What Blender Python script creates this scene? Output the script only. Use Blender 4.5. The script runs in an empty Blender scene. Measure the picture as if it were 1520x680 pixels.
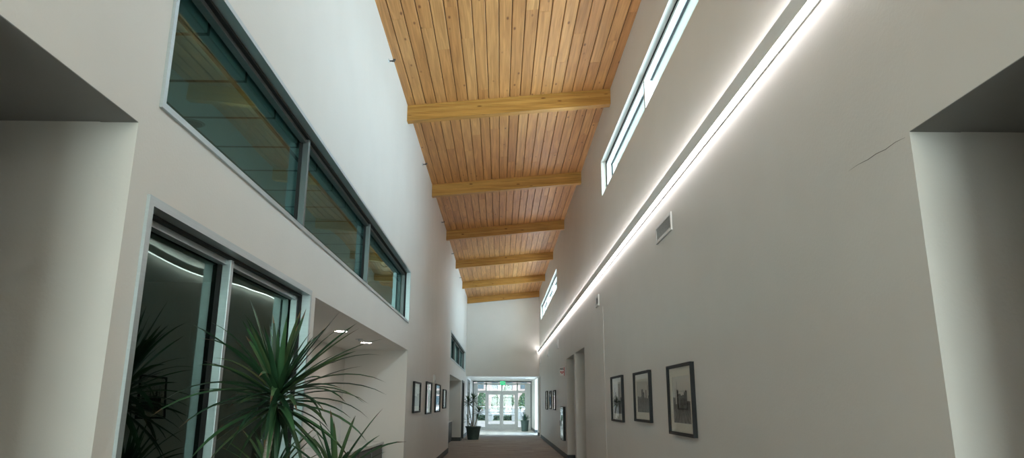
import bpy, bmesh, math, random
from mathutils import Vector, Matrix, noise
sc = bpy.context.scene
COL = sc.collection
PI = math.pi
XL, XR = -1.655, 1.902          # inner faces of the corridor's long walls

# ------------------------------------------------------------------ helpers
def tag(o, label=None, cat=None, group=None, kind=None):
    if label: o['label'] = label
    if cat: o['category'] = cat
    if group: o['group'] = group
    if kind: o['kind'] = kind
    return o

class MB:
    """collects shapes into one bmesh"""
    def __init__(s): s.bm = bmesh.new()
    def box(s, x0, x1, y0, y1, z0, z1, bev=0):
        r = bmesh.ops.create_cube(s.bm, size=1)
        vs = r['verts']
        for v in vs:
            v.co = Vector(((x0+x1)/2 + v.co.x*(x1-x0), (y0+y1)/2 + v.co.y*(y1-y0), (z0+z1)/2 + v.co.z*(z1-z0)))
        if bev:
            es = list({e for v in vs for e in v.link_edges})
            bmesh.ops.bevel(s.bm, geom=es, offset=bev, segments=2, affect='EDGES', profile=.5)
        return s
    def quad(s, pts, val=None):
        f = s.bm.faces.new([s.bm.verts.new(p) for p in pts]); return f
    def prism(s, poly, axis, a, b):
        """poly: 2D points; extruded along axis ('x','y','z') between a and b"""
        def P(p, t):
            return {'x': (t, p[0], p[1]), 'y': (p[0], t, p[1]), 'z': (p[0], p[1], t)}[axis]
        A = [s.bm.verts.new(P(p, a)) for p in poly]; B = [s.bm.verts.new(P(p, b)) for p in poly]
        n = len(poly)
        s.bm.faces.new(A[::-1]); s.bm.faces.new(B)
        for i in range(n): s.bm.faces.new((A[i], A[(i+1) % n], B[(i+1) % n], B[i]))
        return s
    def lathe(s, prof, seg=24, center=(0,0,0), axis='z', cap=True):
        rings = []
        for r, z in prof:
            ring = []
            for i in range(seg):
                a = 2*PI*i/seg
                p = (r*math.cos(a), r*math.sin(a), z)
                if axis == 'x': p = (p[2], p[0], p[1])
                if axis == 'y': p = (p[0], p[2], p[1])
                ring.append(s.bm.verts.new(Vector(p)+Vector(center)))
            rings.append(ring)
        for a, b in zip(rings, rings[1:]):
            for i in range(seg):
                s.bm.faces.new((a[i], a[(i+1) % seg], b[(i+1) % seg], b[i]))
        if cap: s.bm.faces.new(rings[0][::-1]); s.bm.faces.new(rings[-1])
        return s
    def tube(s, pts, radii, seg=8):
        pts = [Vector(p) for p in pts]; rings = []
        for i, p in enumerate(pts):
            t = (pts[min(i+1, len(pts)-1)] - pts[max(i-1, 0)]).normalized()
            a = t.cross(Vector((0.31, 0.95, 0.05))).normalized(); b = t.cross(a)
            r = radii[i] if isinstance(radii, (list, tuple)) else radii
            rings.append([s.bm.verts.new(p + a*r*math.cos(2*PI*k/seg) + b*r*math.sin(2*PI*k/seg)) for k in range(seg)])
        for a, b in zip(rings, rings[1:]):
            for i in range(seg): s.bm.faces.new((a[i], a[(i+1) % seg], b[(i+1) % seg], b[i]))
        s.bm.faces.new(rings[0][::-1]); s.bm.faces.new(rings[-1])
        return s
    def build(s, name, mat, parent=None, smooth=False, off=None):
        bmesh.ops.recalc_face_normals(s.bm, faces=s.bm.faces)
        if parent is not None and off is None: off = parent.get('_base')
        if off is not None:
            for v in s.bm.verts: v.co -= Vector(off)
        me = bpy.data.meshes.new(name); s.bm.to_mesh(me); s.bm.free()
        if smooth:
            for p in me.polygons: p.use_smooth = True
        me.materials.append(mat)
        o = bpy.data.objects.new(name, me); COL.objects.link(o)
        if parent is not None: o.parent = parent
        return o

def empty(name, loc, label=None, cat=None, group=None, kind=None):
    o = bpy.data.objects.new(name, None); COL.objects.link(o)
    o.empty_display_size = .1
    o.location = loc
    o['_base'] = tuple(loc)      # children are modelled in world coordinates, then moved to this base
    return tag(o, label, cat, group, kind)

def copy_tree(o, parent=None):
    c = o.copy(); COL.objects.link(c)
    if parent is not None: c.parent = parent
    for ch in list(o.children): copy_tree(ch, c)
    return c

def solid_panel(u0, u1, w0, w1, holes, to3, name, mat, t0, t1, kind='structure', parent=None):
    """a wall slab spanning u,w with rectangular holes; to3(u,w,t) -> point; t0..t1 its thickness"""
    us = sorted({u0, u1, *[h for H in holes for h in H[:2] if u0 < h < u1]})
    ws = sorted({w0, w1, *[h for H in holes for h in H[2:] if w0 < h < w1]})
    nu, nw = len(us)-1, len(ws)-1
    def solid(i, j):
        if i < 0 or j < 0 or i >= nu or j >= nw: return False
        cu, cw = (us[i]+us[i+1])/2, (ws[j]+ws[j+1])/2
        return not any(H[0] < cu < H[1] and H[2] < cw < H[3] for H in holes)
    m = MB(); cache = {}
    def V(i, j, k):
        if (i, j, k) not in cache:
            cache[(i, j, k)] = m.bm.verts.new(to3(us[i], ws[j], (t0, t1)[k]))
        return cache[(i, j, k)]
    for i in range(nu):
        for j in range(nw):
            if not solid(i, j): continue
            m.bm.faces.new((V(i,j,0), V(i+1,j,0), V(i+1,j+1,0), V(i,j+1,0)))
            m.bm.faces.new((V(i,j,1), V(i,j+1,1), V(i+1,j+1,1), V(i+1,j,1)))
            if not solid(i-1,j): m.bm.faces.new((V(i,j,0), V(i,j+1,0), V(i,j+1,1), V(i,j,1)))
            if not solid(i+1,j): m.bm.faces.new((V(i+1,j,0), V(i+1,j,1), V(i+1,j+1,1), V(i+1,j+1,0)))
            if not solid(i,j-1): m.bm.faces.new((V(i,j,0), V(i,j,1), V(i+1,j,1), V(i+1,j,0)))
            if not solid(i,j+1): m.bm.faces.new((V(i,j+1,0), V(i+1,j+1,0), V(i+1,j+1,1), V(i,j+1,1)))
    o = m.build(name, mat, parent)
    if kind: o['kind'] = kind
    return o
alongY = lambda u, w, t: (t, u, w)
alongX = lambda u, w, t: (u, t, w)
flat = lambda u, w, t: (u, w, t)

def structure(name, m, mat, smooth=False):
    o = m.build(name, mat, None, smooth); o['kind'] = 'structure'; return o

# ------------------------------------------------------------------ materials
def mat(name, color=(.5,.5,.5), rough=.5, metal=0, spec=.5):
    m = bpy.data.materials.new(name); m.use_nodes = True
    b = m.node_tree.nodes['Principled BSDF']
    b.inputs['Base Color'].default_value = (*color, 1)
    b.inputs['Roughness'].default_value = rough
    b.inputs['Metallic'].default_value = metal
    b.inputs['Specular IOR Level'].default_value = spec
    return m
def N(m, t, **kw):
    n = m.node_tree.nodes.new(t)
    for k, v in kw.items(): setattr(n, k, v)
    return n
def LK(m, a, b): m.node_tree.links.new(a, b)
def bsdf(m): return m.node_tree.nodes['Principled BSDF']

def noisy(m, c1, c2, scale, stretch=(1,1,1), detail=4, bump=0, bscale=None, bdist=.01):
    """colour varies between c1 and c2 on a noise; optional bump"""
    tc = N(m, 'ShaderNodeTexCoord'); mp = N(m, 'ShaderNodeMapping'); mp.inputs['Scale'].default_value = stretch
    nz = N(m, 'ShaderNodeTexNoise'); nz.inputs['Scale'].default_value = scale; nz.inputs['Detail'].default_value = detail
    LK(m, tc.outputs['Object'], mp.inputs['Vector']); LK(m, mp.outputs['Vector'], nz.inputs['Vector'])
    cr = N(m, 'ShaderNodeValToRGB'); cr.color_ramp.elements[0].color = (*c1, 1); cr.color_ramp.elements[1].color = (*c2, 1)
    cr.color_ramp.elements[0].position = .3; cr.color_ramp.elements[1].position = .7
    LK(m, nz.outputs['Fac'], cr.inputs['Fac']); LK(m, cr.outputs['Color'], bsdf(m).inputs['Base Color'])
    if bump:
        n2 = N(m, 'ShaderNodeTexNoise'); n2.inputs['Scale'].default_value = bscale or scale*4; n2.inputs['Detail'].default_value = 3
        LK(m, mp.outputs['Vector'], n2.inputs['Vector'])
        bp = N(m, 'ShaderNodeBump'); bp.inputs['Strength'].default_value = bump; bp.inputs['Distance'].default_value = bdist
        LK(m, n2.outputs['Fac'], bp.inputs['Height']); LK(m, bp.outputs['Normal'], bsdf(m).inputs['Normal'])
    return m

M = {}
M['paint'] = noisy(mat('wall_paint', rough=.47, spec=.4), (.69,.665,.62), (.72,.695,.65), 1.3, detail=3, bump=.25, bscale=55, bdist=.004)
M['soffit'] = noisy(mat('soffit_paint', rough=.7, spec=.3), (.71,.70,.66), (.74,.73,.69), 1.1, bump=.15, bscale=60, bdist=.003)
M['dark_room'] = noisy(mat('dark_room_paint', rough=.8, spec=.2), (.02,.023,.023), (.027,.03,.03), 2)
M['passage_shade'] = noisy(mat('passage_painted_shade', rough=.7, spec=.2), (.10,.105,.10), (.12,.125,.12), 1.5)  # invented dark tone for unseen passage walls, cuts bounced light
M['shaded_soffit'] = noisy(mat('soffit_painted_shade', rough=.7, spec=.2), (.27,.27,.26), (.30,.30,.29), 1.2)  # soffit colour darkened to carry the shade inside the near openings
M['housing'] = noisy(mat('satin_white_housing', rough=.5), (.82,.83,.82), (.85,.86,.85), 6)
M['white'] = noisy(mat('white_enamel', rough=.4), (.72,.72,.70), (.76,.76,.74), 8)
M['grey_housing'] = noisy(mat('grey_powder_coat', rough=.45), (.42,.45,.455), (.45,.48,.485), 6)
M['alu'] = noisy(mat('anodised_aluminium', rough=.38, metal=.75), (.50,.56,.58), (.55,.61,.63), 3, (1,1,30))
M['bronze'] = noisy(mat('dark_bronze_aluminium', rough=.4, metal=.6), (.13,.15,.15), (.16,.18,.18), 3, (1,30,1))
M['gasket'] = mat('black_rubber', (.01,.012,.012), .7)
M['baseboard'] = noisy(mat('charcoal_rubber_base', rough=.5), (.038,.044,.046), (.05,.056,.058), 4)
M['dark_door'] = noisy(mat('charcoal_stained_wood', rough=.45), (.05,.052,.05), (.075,.076,.072), 3, (8,8,.6))
M['black'] = noisy(mat('black_lacquer', rough=.45, spec=.22), (.012,.012,.013), (.02,.02,.021), 10)
M['mat_board'] = noisy(mat('cream_mat_board', rough=.9, spec=.1), (.70,.67,.56), (.74,.71,.60), 12)
M['counter_top'] = noisy(mat('pale_stone', rough=.3), (.55,.54,.51), (.66,.65,.62), 7, detail=8)
M['counter_base'] = noisy(mat('dark_grey_laminate', rough=.5), (.055,.056,.055), (.075,.075,.074), 5, (6,6,.5))
M['clay'] = noisy(mat('green_glazed_pot', rough=.4), (.06,.105,.10), (.085,.135,.125), 9)
M['soil'] = noisy(mat('soil', rough=.95), (.02,.014,.009), (.06,.045,.03), 40, bump=.6, bscale=60)
M['trunk'] = noisy(mat('pale_ringed_bark', rough=.8), (.20,.17,.13), (.46,.42,.35), 14, (1,1,6), bump=.5, bscale=20)
M['crack'] = mat('open_joint', (.22,.21,.18), .9)
M['red'] = mat('red_enamel', (.45,.012,.02), .4)
M['ink'] = mat('black_ink', (.01,.01,.01), .5)
M['sign_white'] = mat('sign_white', (.8,.79,.76), .4)
M['brass'] = noisy(mat('brass', rough=.3, metal=1), (.35,.28,.16), (.42,.34,.2), 20)

def glass_mat(name, tint, ior, refl=(1,1,1), rough=0.0, bow=0):
    m = bpy.data.materials.new(name); m.use_nodes = True; nt = m.node_tree; nt.nodes.clear()
    out = N(m, 'ShaderNodeOutputMaterial'); mx = N(m, 'ShaderNodeMixShader'); fr = N(m, 'ShaderNodeFresnel')
    tr = N(m, 'ShaderNodeBsdfTransparent'); gl = N(m, 'ShaderNodeBsdfGlossy')
    ge = N(m, 'ShaderNodeNewGeometry'); mr = N(m, 'ShaderNodeMapRange')      # same mirror strength seen from either face
    mr.inputs['To Min'].default_value = ior; mr.inputs['To Max'].default_value = 1/ior
    LK(m, ge.outputs['Backfacing'], mr.inputs['Value']); LK(m, mr.outputs['Result'], fr.inputs['IOR'])
    tr.inputs['Color'].default_value = (*tint, 1)
    gl.inputs['Color'].default_value = (*refl, 1); gl.inputs['Roughness'].default_value = rough
    LK(m, fr.outputs[0], mx.inputs[0]); LK(m, tr.outputs[0], mx.inputs[1]); LK(m, gl.outputs[0], mx.inputs[2])
    LK(m, mx.outputs[0], out.inputs['Surface'])
    if bow:                                  # the slight waviness of a large pane
        tc = N(m, 'ShaderNodeTexCoord'); nz = N(m, 'ShaderNodeTexNoise'); nz.inputs['Scale'].default_value = .55; nz.inputs['Detail'].default_value = 0
        bp = N(m, 'ShaderNodeBump'); bp.inputs['Strength'].default_value = 1; bp.inputs['Distance'].default_value = bow
        LK(m, tc.outputs['Object'], nz.inputs['Vector']); LK(m, nz.outputs['Fac'], bp.inputs['Height'])
        LK(m, bp.outputs['Normal'], gl.inputs['Normal'])
    return m
M['glass_teal'] = glass_mat('teal_tinted_glass', (.58,.78,.78), 1.5, (.72,.95,.95), bow=.01)
M['glass_dark'] = glass_mat('smoked_glass', (.5,.56,.54), 1.5, (.60,.80,.73), bow=.03)
M['glass_clear'] = glass_mat('clear_glass', (.97,.985,.98), 1.45)
M['glass_sky'] = glass_mat('mint_clear_glass', (.95,.99,.94), 1.45)
M['glass_picture'] = glass_mat('picture_glass', (.985,.985,.985), 1.4)
M['glass_museum'] = glass_mat('matt_picture_glass', (.985,.985,.985), 1.09)

def emit(name, col, s):
    m = bpy.data.materials.new(name); m.use_nodes = True; b = bsdf(m)
    b.inputs['Base Color'].default_value = (*[.5*c for c in col],1)
    b.inputs['Emission Color'].default_value = (*col, 1); b.inputs['Emission Strength'].default_value = s
    return m
M['lens'] = emit('strip_lens', (1,.93,.92), 4.6)
M['lens_up'] = emit('strip_lens_upper', (.98,.95,.96), 12.0)
M['downlight'] = emit('downlight_lens', (1,.88,.80), 34)
M['exit_green'] = emit('exit_green_glow', (.03,.75,.30), .45)

# stained pine: every plank has its own tone (attribute "tone"), grain along its length, knots
def wood(name, ax, base1, base2, knots=True):
    m = bpy.data.materials.new(name); m.use_nodes = True; b = bsdf(m)
    b.inputs['Roughness'].default_value = .42; b.inputs['Specular IOR Level'].default_value = .35
    tc = N(m, 'ShaderNodeTexCoord'); at = N(m, 'ShaderNodeAttribute', attribute_name='tone')
    add = N(m, 'ShaderNodeVectorMath', operation='ADD'); sclv = N(m, 'ShaderNodeVectorMath', operation='SCALE')
    LK(m, at.outputs['Vector'], sclv.inputs[0]); sclv.inputs['Scale'].default_value = 37.0
    LK(m, tc.outputs['Object'], add.inputs[0]); LK(m, sclv.outputs['Vector'], add.inputs[1])
    mp = N(m, 'ShaderNodeMapping'); mp.inputs['Scale'].default_value = (14,.55,14) if ax == 'y' else (.55,14,14)
    LK(m, add.outputs['Vector'], mp.inputs['Vector'])
    nz = N(m, 'ShaderNodeTexNoise'); nz.inputs['Scale'].default_value = 1.6; nz.inputs['Detail'].default_value = 5; nz.inputs['Distortion'].default_value = .8
    LK(m, mp.outputs['Vector'], nz.inputs['Vector'])
    cr = N(m, 'ShaderNodeValToRGB'); e = cr.color_ramp.elements
    e[0].position, e[1].position = .28, .72
    e[0].color, e[1].color = (*[c*.74 for c in base1], 1), (*base2, 1)
    LK(m, nz.outputs['Fac'], cr.inputs['Fac'])
    tr = N(m, 'ShaderNodeValToRGB'); f = tr.color_ramp.elements
    f[0].position, f[1].position = 0, 1
    f[0].color, f[1].color = (.76,.68,.62,1), (1.0,1.0,1.0,1)
    f2 = f.new(.5); f2.color = (.92,.85,.79,1)
    LK(m, at.outputs['Fac'], tr.inputs['Fac'])
    mul = N(m, 'ShaderNodeMix', data_type='RGBA', blend_type='MULTIPLY'); mul.inputs[0].default_value = 1
    LK(m, cr.outputs['Color'], mul.inputs[6]); LK(m, tr.outputs['Color'], mul.inputs[7])
    res = mul.outputs[2]
    if knots:
        mp2 = N(m, 'ShaderNodeMapping'); mp2.inputs['Scale'].default_value = (5.5,2.3,5.5) if ax == 'y' else (2.3,5.5,5.5)
        LK(m, add.outputs['Vector'], mp2.inputs['Vector'])
        vo = N(m, 'ShaderNodeTexVoronoi'); vo.inputs['Scale'].default_value = 1.0
        LK(m, mp2.outputs['Vector'], vo.inputs['Vector'])
        kr = N(m, 'ShaderNodeValToRGB'); k = kr.color_ramp.elements
        k[0].position, k[1].position = .05, .13; k[0].color, k[1].color = (.25,.13,.06,1), (1,1,1,1)
        LK(m, vo.outputs['Distance'], kr.inputs['Fac'])
        mu2 = N(m, 'ShaderNodeMix', data_type='RGBA', blend_type='MULTIPLY'); mu2.inputs[0].default_value = .85
        LK(m, res, mu2.inputs[6]); LK(m, kr.outputs['Color'], mu2.inputs[7]); res = mu2.outputs[2]
    LK(m, res, b.inputs['Base Color'])
    return m
M['plank'] = wood('amber_pine_planks', 'y', (.54,.262,.088), (.70,.38,.145))
M['beam'] = wood('amber_glulam', 'x', (.46,.235,.05), (.60,.33,.085))
M['groove'] = mat('plank_groove', (.06,.03,.012), .8)

# carpet: long thin planks of grey brown
def carpet():
    m = mat('grey_brown_plank_carpet', rough=.95, spec=.1)
    tc = N(m, 'ShaderNodeTexCoord'); mp = N(m, 'ShaderNodeMapping'); mp.inputs['Scale'].default_value = (1.1,4.5,1)
    LK(m, tc.outputs['Object'], mp.inputs['Vector'])
    br = N(m, 'ShaderNodeTexBrick'); br.inputs['Scale'].default_value = 1; br.inputs['Mortar Size'].default_value = 0
    br.inputs['Color1'].default_value = (.28,.258,.242,1); br.inputs['Color2'].default_value = (.44,.415,.395,1)
    LK(m, mp.outputs['Vector'], br.inputs['Vector'])
    nz = N(m, 'ShaderNodeTexNoise'); nz.inputs['Scale'].default_value = 1.6; nz.inputs['Detail'].default_value = 6
    mp3 = N(m, 'ShaderNodeMapping'); mp3.inputs['Scale'].default_value = (1,8,1)
    LK(m, tc.outputs['Object'], mp3.inputs['Vector']); LK(m, mp3.outputs['Vector'], nz.inputs['Vector'])
    mx = N(m, 'ShaderNodeMix', data_type='RGBA', blend_type='OVERLAY'); mx.inputs[0].default_value = .55
    LK(m, br.outputs['Color'], mx.inputs[6]); LK(m, nz.outputs['Fac'], mx.inputs[7])
    LK(m, mx.outputs[2], bsdf(m).inputs['Base Color'])
    return m
M['carpet'] = carpet()
M['tile'] = noisy(mat('pale_floor_tile', rough=.25), (.62,.58,.53), (.70,.66,.61), 3)

def ceiling_tile():
    m = mat('acoustic_ceiling_tile', rough=.9, spec=.1)
    tc = N(m, 'ShaderNodeTexCoord'); br = N(m, 'ShaderNodeTexBrick')
    br.offset = 0; br.inputs['Scale'].default_value = 1; br.inputs['Brick Width'].default_value = .64; br.inputs['Row Height'].default_value = .66
    br.inputs['Mortar Size'].default_value = .02; br.inputs['Color1'].default_value = (.50,.51,.50,1); br.inputs['Color2'].default_value = (.53,.54,.53,1)
    br.inputs['Mortar'].default_value = (.08,.09,.09,1)
    LK(m, tc.outputs['Object'], br.inputs['Vector']); LK(m, br.outputs['Color'], bsdf(m).inputs['Base Color'])
    return m
M['ctile'] = ceiling_tile()

def attr_mat(name, rough=.6, spec=.5):
    m = mat(name, rough=rough, spec=spec); a = N(m, 'ShaderNodeAttribute', attribute_name='tint')
    LK(m, a.outputs['Color'], bsdf(m).inputs['Base Color']); return m
M['photo'] = attr_mat('silver_print', .7, .08)
M['leaf'] = attr_mat('strap_leaf', .35)
M['foliage'] = attr_mat('tree_foliage', .7)

def set_face_attr(o, name, vals, typ='FLOAT'):
    a = o.data.attributes.new(name, typ, 'FACE')
    for i, v in enumerate(vals):
        if typ == 'FLOAT': a.data[i].value = v
        else: a.data[i].color = v

# ------------------------------------------------------------------ camera
cam = bpy.data.cameras.new('camera'); co = bpy.data.objects.new('camera', cam); COL.objects.link(co)
cam.sensor_width = 36; cam.lens = 1041.43/1520*36; cam.clip_end = 600; cam.clip_start = .05
Rv, Uv, Fv = Vector((.99985298,-.01661948,.00422079)), Vector((-.00809815,-.24070656,.97056415)), Vector((.0151143,.97045564,.24080576))
mw = Matrix((( Rv.x, Uv.x, -Fv.x, 0), (Rv.y, Uv.y, -Fv.y, 0), (Rv.z, Uv.z, -Fv.z, 1.55), (0,0,0,1)))
co.matrix_world = mw
sc.camera = co

# ------------------------------------------------------------------ shell
Y0, YE, YS = -7.0, 34.62, 43.5           # back of the corridor, header wall, glazed entrance
structure('floor', MB().box(-6.2, 6.2, Y0-.2, 36.55, -.1, 0), M['carpet'])
structure('floor_entry', MB().box(-6.2, 6.2, 36.55, YS+.1, -.1, .004), M['tile'])

WL_HOLES = [(2.04, 3.01, 0, 2.785), (3.17, 6.08, .12, 2.49), (6.26, 12.70, 0, 2.46), (3.17, 12.62, 2.93, 3.87),
            (23.55, 30.60, 0, 2.46), (31.15, 32.75, 0, 2.46), (23.55, 33.55, 2.95, 3.90), (36.4, 39.25, 0, 2.72)]
solid_panel(Y0, YS, 0, 7.3, WL_HOLES, alongY, 'wall_left', M['paint'], XL, XL-.17)
WR_HOLES = [(2.28, 3.04, 0, 2.79), (16.05, 18.10, 0, 2.79), (18.42, 20.5, 0, 2.79), (33.75, 35.65, 0, 2.79), (36.55, 39.25, 0, 2.79),
            (2.95, 12.72, 5.36, 6.05), (23.67, 33.28, 5.36, 6.05)]
solid_panel(Y0, YS, 0, 7.3, WR_HOLES, alongY, 'wall_right', M['paint'], XR, XR+.24)
solid_panel(XL-.17, XR+.24, 0, 7.3, [(XL, XR, 0, 2.80)], alongX, 'wall_end', M['paint'], YE, YE+.2)
solid_panel(XL-.17, XR+.24, 0, 7.3, [(-1.35, 1.6, .1, 5.9)], alongX, 'wall_back', M['paint'], Y0-.2, Y0)
structure('ceiling_entry', MB().box(XL, XR, YE+.2, YS+.1, 2.84, 3.0), M['soffit'])

# roof deck: planks running the length of the corridor, a v-groove between neighbours
zc = lambda x: 6.585 + (x-XL)*.1012
rnd = random.Random(7)
m = MB(); tones = []
npl = 20; wpl = (XR-XL+.1)/npl
for i in range(npl):
    x0 = XL-.05+i*wpl; x1 = x0+wpl; y = Y0-rnd.random()*3
    while y < YE:
        y2 = min(y+rnd.uniform(2.2, 5.2), YE+.1)
        g, c = .0045, .009
        prof = [(x0+g, zc(x0)+.02), (x0+g, zc(x0)+c), (x0+g+c, zc(x0+c)), (x1-g-c, zc(x1-c)), (x1-g, zc(x1)+c), (x1-g, zc(x1)+.02)]
        n0 = len(m.bm.faces); m.prism(prof, 'y', y+.0015, y2-.0015)
        t = min(1, max(0, rnd.gauss(.55, .28))); tones += [t]*(len(m.bm.faces)-n0)
        y = y2
o = m.build('ceiling', M['plank']); o['kind'] = 'structure'; set_face_attr(o, 'tone', tones)
m = MB().prism([(XL-.17, zc(XL)+.016), (XR+.24, zc(XR+.24)-.008+.016), (XR+.24, zc(XR+.24)+.2), (XL-.17, zc(XL)+.2)], 'y', Y0-.2, YE+.2)
structure('ceiling_deck', m, M['groove'])

# glulam beams
ordn = ['first', 'second', 'third', 'fourth', 'fifth', 'sixth']
BL = ['amber timber ceiling beam nearest the camera, largest of the six in view',
      'second amber timber ceiling beam from the camera, behind the nearest one',
      'third amber timber ceiling beam from the camera',
      '',
      'fifth amber timber ceiling beam, just in front of the one at the end wall',
      'farthest amber timber ceiling beam, against the white end wall']
BL[3] = 'fourth amber timber ceiling beam from the camera, two before the end wall beam'
for k, yb in enumerate([11.40, 15.98, 20.55, 25.15, 29.80, 34.42]):
    if True:
        m = MB()
        nl = 6
        tones = []
        for j in range(nl):                      # glued laminations
            a, b = j/nl, (j+1)/nl
            zlo = lambda x: zc(x)-.285
            H = .30
            g = .0012
            n0 = len(m.bm.faces)
            m.prism([(XL, zlo(XL)+a*H+g), (XR, zlo(XR)-.0+a*H+g), (XR, zlo(XR)+b*H), (XL, zlo(XL)+b*H)], 'y', yb, yb+.15)
            tones += [rnd.uniform(.15, .9)]*(len(m.bm.faces)-n0)
        o = m.build('ceiling_beam', M['beam'], off=(XL, yb, zc(XL)-.285)); o.location = (XL, yb, zc(XL)-.285)
        set_face_attr(o, 'tone', tones)
        tag(o, BL[k], 'beam', 'timber beams across the ceiling')

# ---- side passages near the camera
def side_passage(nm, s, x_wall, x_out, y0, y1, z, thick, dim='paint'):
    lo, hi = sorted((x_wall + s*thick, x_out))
    structure('ceiling_'+nm, MB().box(lo, hi, y0-.15, y1+.15, z, z+.12), M['soffit' if dim == 'paint' else 'shaded_soffit'])
    if dim != 'paint':       # thin liner carries the soffit's painted shade across the opening head
        structure('shade_liner_left' if s < 0 else 'shade_liner_right', MB().box(*sorted((x_wall + s*.001, x_wall + s*thick)), y0+.001, y1-.001, z-.003, z), M['shaded_soffit'])
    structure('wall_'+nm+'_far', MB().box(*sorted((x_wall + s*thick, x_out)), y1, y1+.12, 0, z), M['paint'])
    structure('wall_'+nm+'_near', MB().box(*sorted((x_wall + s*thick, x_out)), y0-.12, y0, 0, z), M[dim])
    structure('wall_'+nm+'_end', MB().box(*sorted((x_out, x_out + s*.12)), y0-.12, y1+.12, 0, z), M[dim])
side_passage('left_passage', -1, XL, -5.0, 2.04, 3.01, 2.785, .17, 'passage_shade')  # both passages' unseen near edges drawn in to shade the return walls
side_passage('right_passage', 1, XR, 5.2, 2.28, 3.04, 2.79, .24, 'passage_shade')
# doorways further down the right wall
side_passage('right_doorway', 1, XR, 4.2, 16.05, 18.10, 2.79, .24)
side_passage('right_doorway_farther', 1, XR, 4.2, 18.42, 20.5, 2.79, .24)
side_passage('right_entry', 1, XR, 4.4, 33.75, 35.65, 2.79, .24)
structure('ceiling_right_vestibule', MB().box(XR+.24, 3.4, 36.4, 39.4, 2.79, 2.91), M['soffit'])
structure('wall_right_vestibule_far', MB().box(XR+.24, 3.4, 39.25, 39.37, 0, 2.79), M['paint'])
structure('wall_right_vestibule_near', MB().box(XR+.24, 3.4, 36.43, 36.55, 0, 2.79), M['paint'])
r9 = empty('fill_window_9', (3.3, 36.55, 0), kind='structure')  # glazing added at the end of this opening to brighten the vestibule
m = MB(); m.box(3.3, 3.38, 36.55, 36.62, 0, 2.79); m.box(3.3, 3.38, 39.18, 39.25, 0, 2.79); m.box(3.3, 3.38, 36.62, 39.18, 0, .1); m.box(3.3, 3.38, 36.62, 39.18, 2.7, 2.79); m.box(3.3, 3.38, 37.86, 37.93, .1, 2.7)
m.build('frame', M['white'], r9)
MB().box(3.33, 3.336, 36.6, 39.2, .08, 2.72).build('pane', M['glass_clear'], r9)
# alcoves on the left
def alcove(nm, y0, y1, xb, z):
    structure('ceiling_'+nm, MB().box(xb-.1, XL-.17, y0-.1, y1+.1, z, z+.12), M['soffit'])
    structure('wall_'+nm+'_back', MB().box(xb-.1, xb, y0-.1, y1+.1, 0, z), M['paint'])
    structure('wall_'+nm+'_far', MB().box(xb, XL-.17, y1, y1+.1, 0, z), M['paint'])
    structure('wall_'+nm+'_near', MB().box(xb, XL-.17, y0-.1, y0, 0, z), M['paint'])
alcove('alcove', 6.26, 12.70, -2.76, 2.46)
alcove('far_alcove', 23.55, 30.60, -2.7, 2.46)

# ---- unlit rooms behind the left glazing
structure('ceiling_office', MB().box(-7, XL-.171, 2.9, 13.2, 3.76, 3.9), M['ctile'])
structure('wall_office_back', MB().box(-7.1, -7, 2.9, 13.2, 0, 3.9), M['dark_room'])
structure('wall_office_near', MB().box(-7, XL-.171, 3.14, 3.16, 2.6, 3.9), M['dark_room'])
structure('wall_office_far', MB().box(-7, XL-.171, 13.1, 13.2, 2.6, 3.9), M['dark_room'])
structure('floor_office_loft', MB().box(-7, XL-.171, 3.16, 13.1, 2.585, 2.60), M['ctile'])  # unseen floor, made pale to bounce light up to the office ceiling
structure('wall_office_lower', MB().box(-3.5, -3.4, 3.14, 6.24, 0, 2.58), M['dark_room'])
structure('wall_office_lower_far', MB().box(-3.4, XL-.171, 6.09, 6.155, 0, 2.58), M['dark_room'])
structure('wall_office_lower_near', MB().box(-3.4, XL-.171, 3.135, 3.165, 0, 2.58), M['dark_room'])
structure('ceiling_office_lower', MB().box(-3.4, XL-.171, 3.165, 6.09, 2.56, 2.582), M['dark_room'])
structure('ceiling_upper_room', MB().box(-6, XL-.171, 23.3, 33.8, 3.92, 4.0), M['ctile'])
structure('wall_upper_room_back', MB().box(-6.1, -6, 23.3, 33.8, 2.6, 4.0), M['paint'])
structure('wall_upper_room_near', MB().box(-6, XL-.171, 23.2, 23.3, 2.6, 4.0), M['paint'])
structure('wall_upper_room_far', MB().box(-6, XL-.171, 33.8, 33.9, 2.6, 4.0), M['paint'])
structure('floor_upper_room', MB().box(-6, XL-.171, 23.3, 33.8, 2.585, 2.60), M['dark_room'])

# ---- baseboards
def baseboard(nm, pieces):
    m = MB()
    for p in pieces: m.box(*p)
    structure('baseboard_'+nm, m, M['baseboard'])
bh, bt = .15, .012
baseboard('left', [(XL, XL+bt, a, b, 0, bh) for a, b in ((3.01,3.16),(6.1,6.25),(12.70,23.55),(30.60,31.08),(32.82,34.6),(34.83,36.4),(39.25,43.4))]
          + [(XL-1.0, XL+bt, 30.588, 30.60, 0, bh), (-2.76, XL, 12.688, 12.7, 0, bh), (XL-.1, XL+bt, 39.238, 39.25, 0, bh)])
baseboard('right', [(XR-bt, XR, a, b, 0, bh) for a, b in ((3.04,16.05),(18.10,18.42),(20.5,33.75),(35.65,36.55),(39.25,43.4))]
          + [(XR-bt, XR+1.6, y-bt, y, 0, bh) for y in (18.10, 20.5, 35.65, 39.25)])
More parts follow.
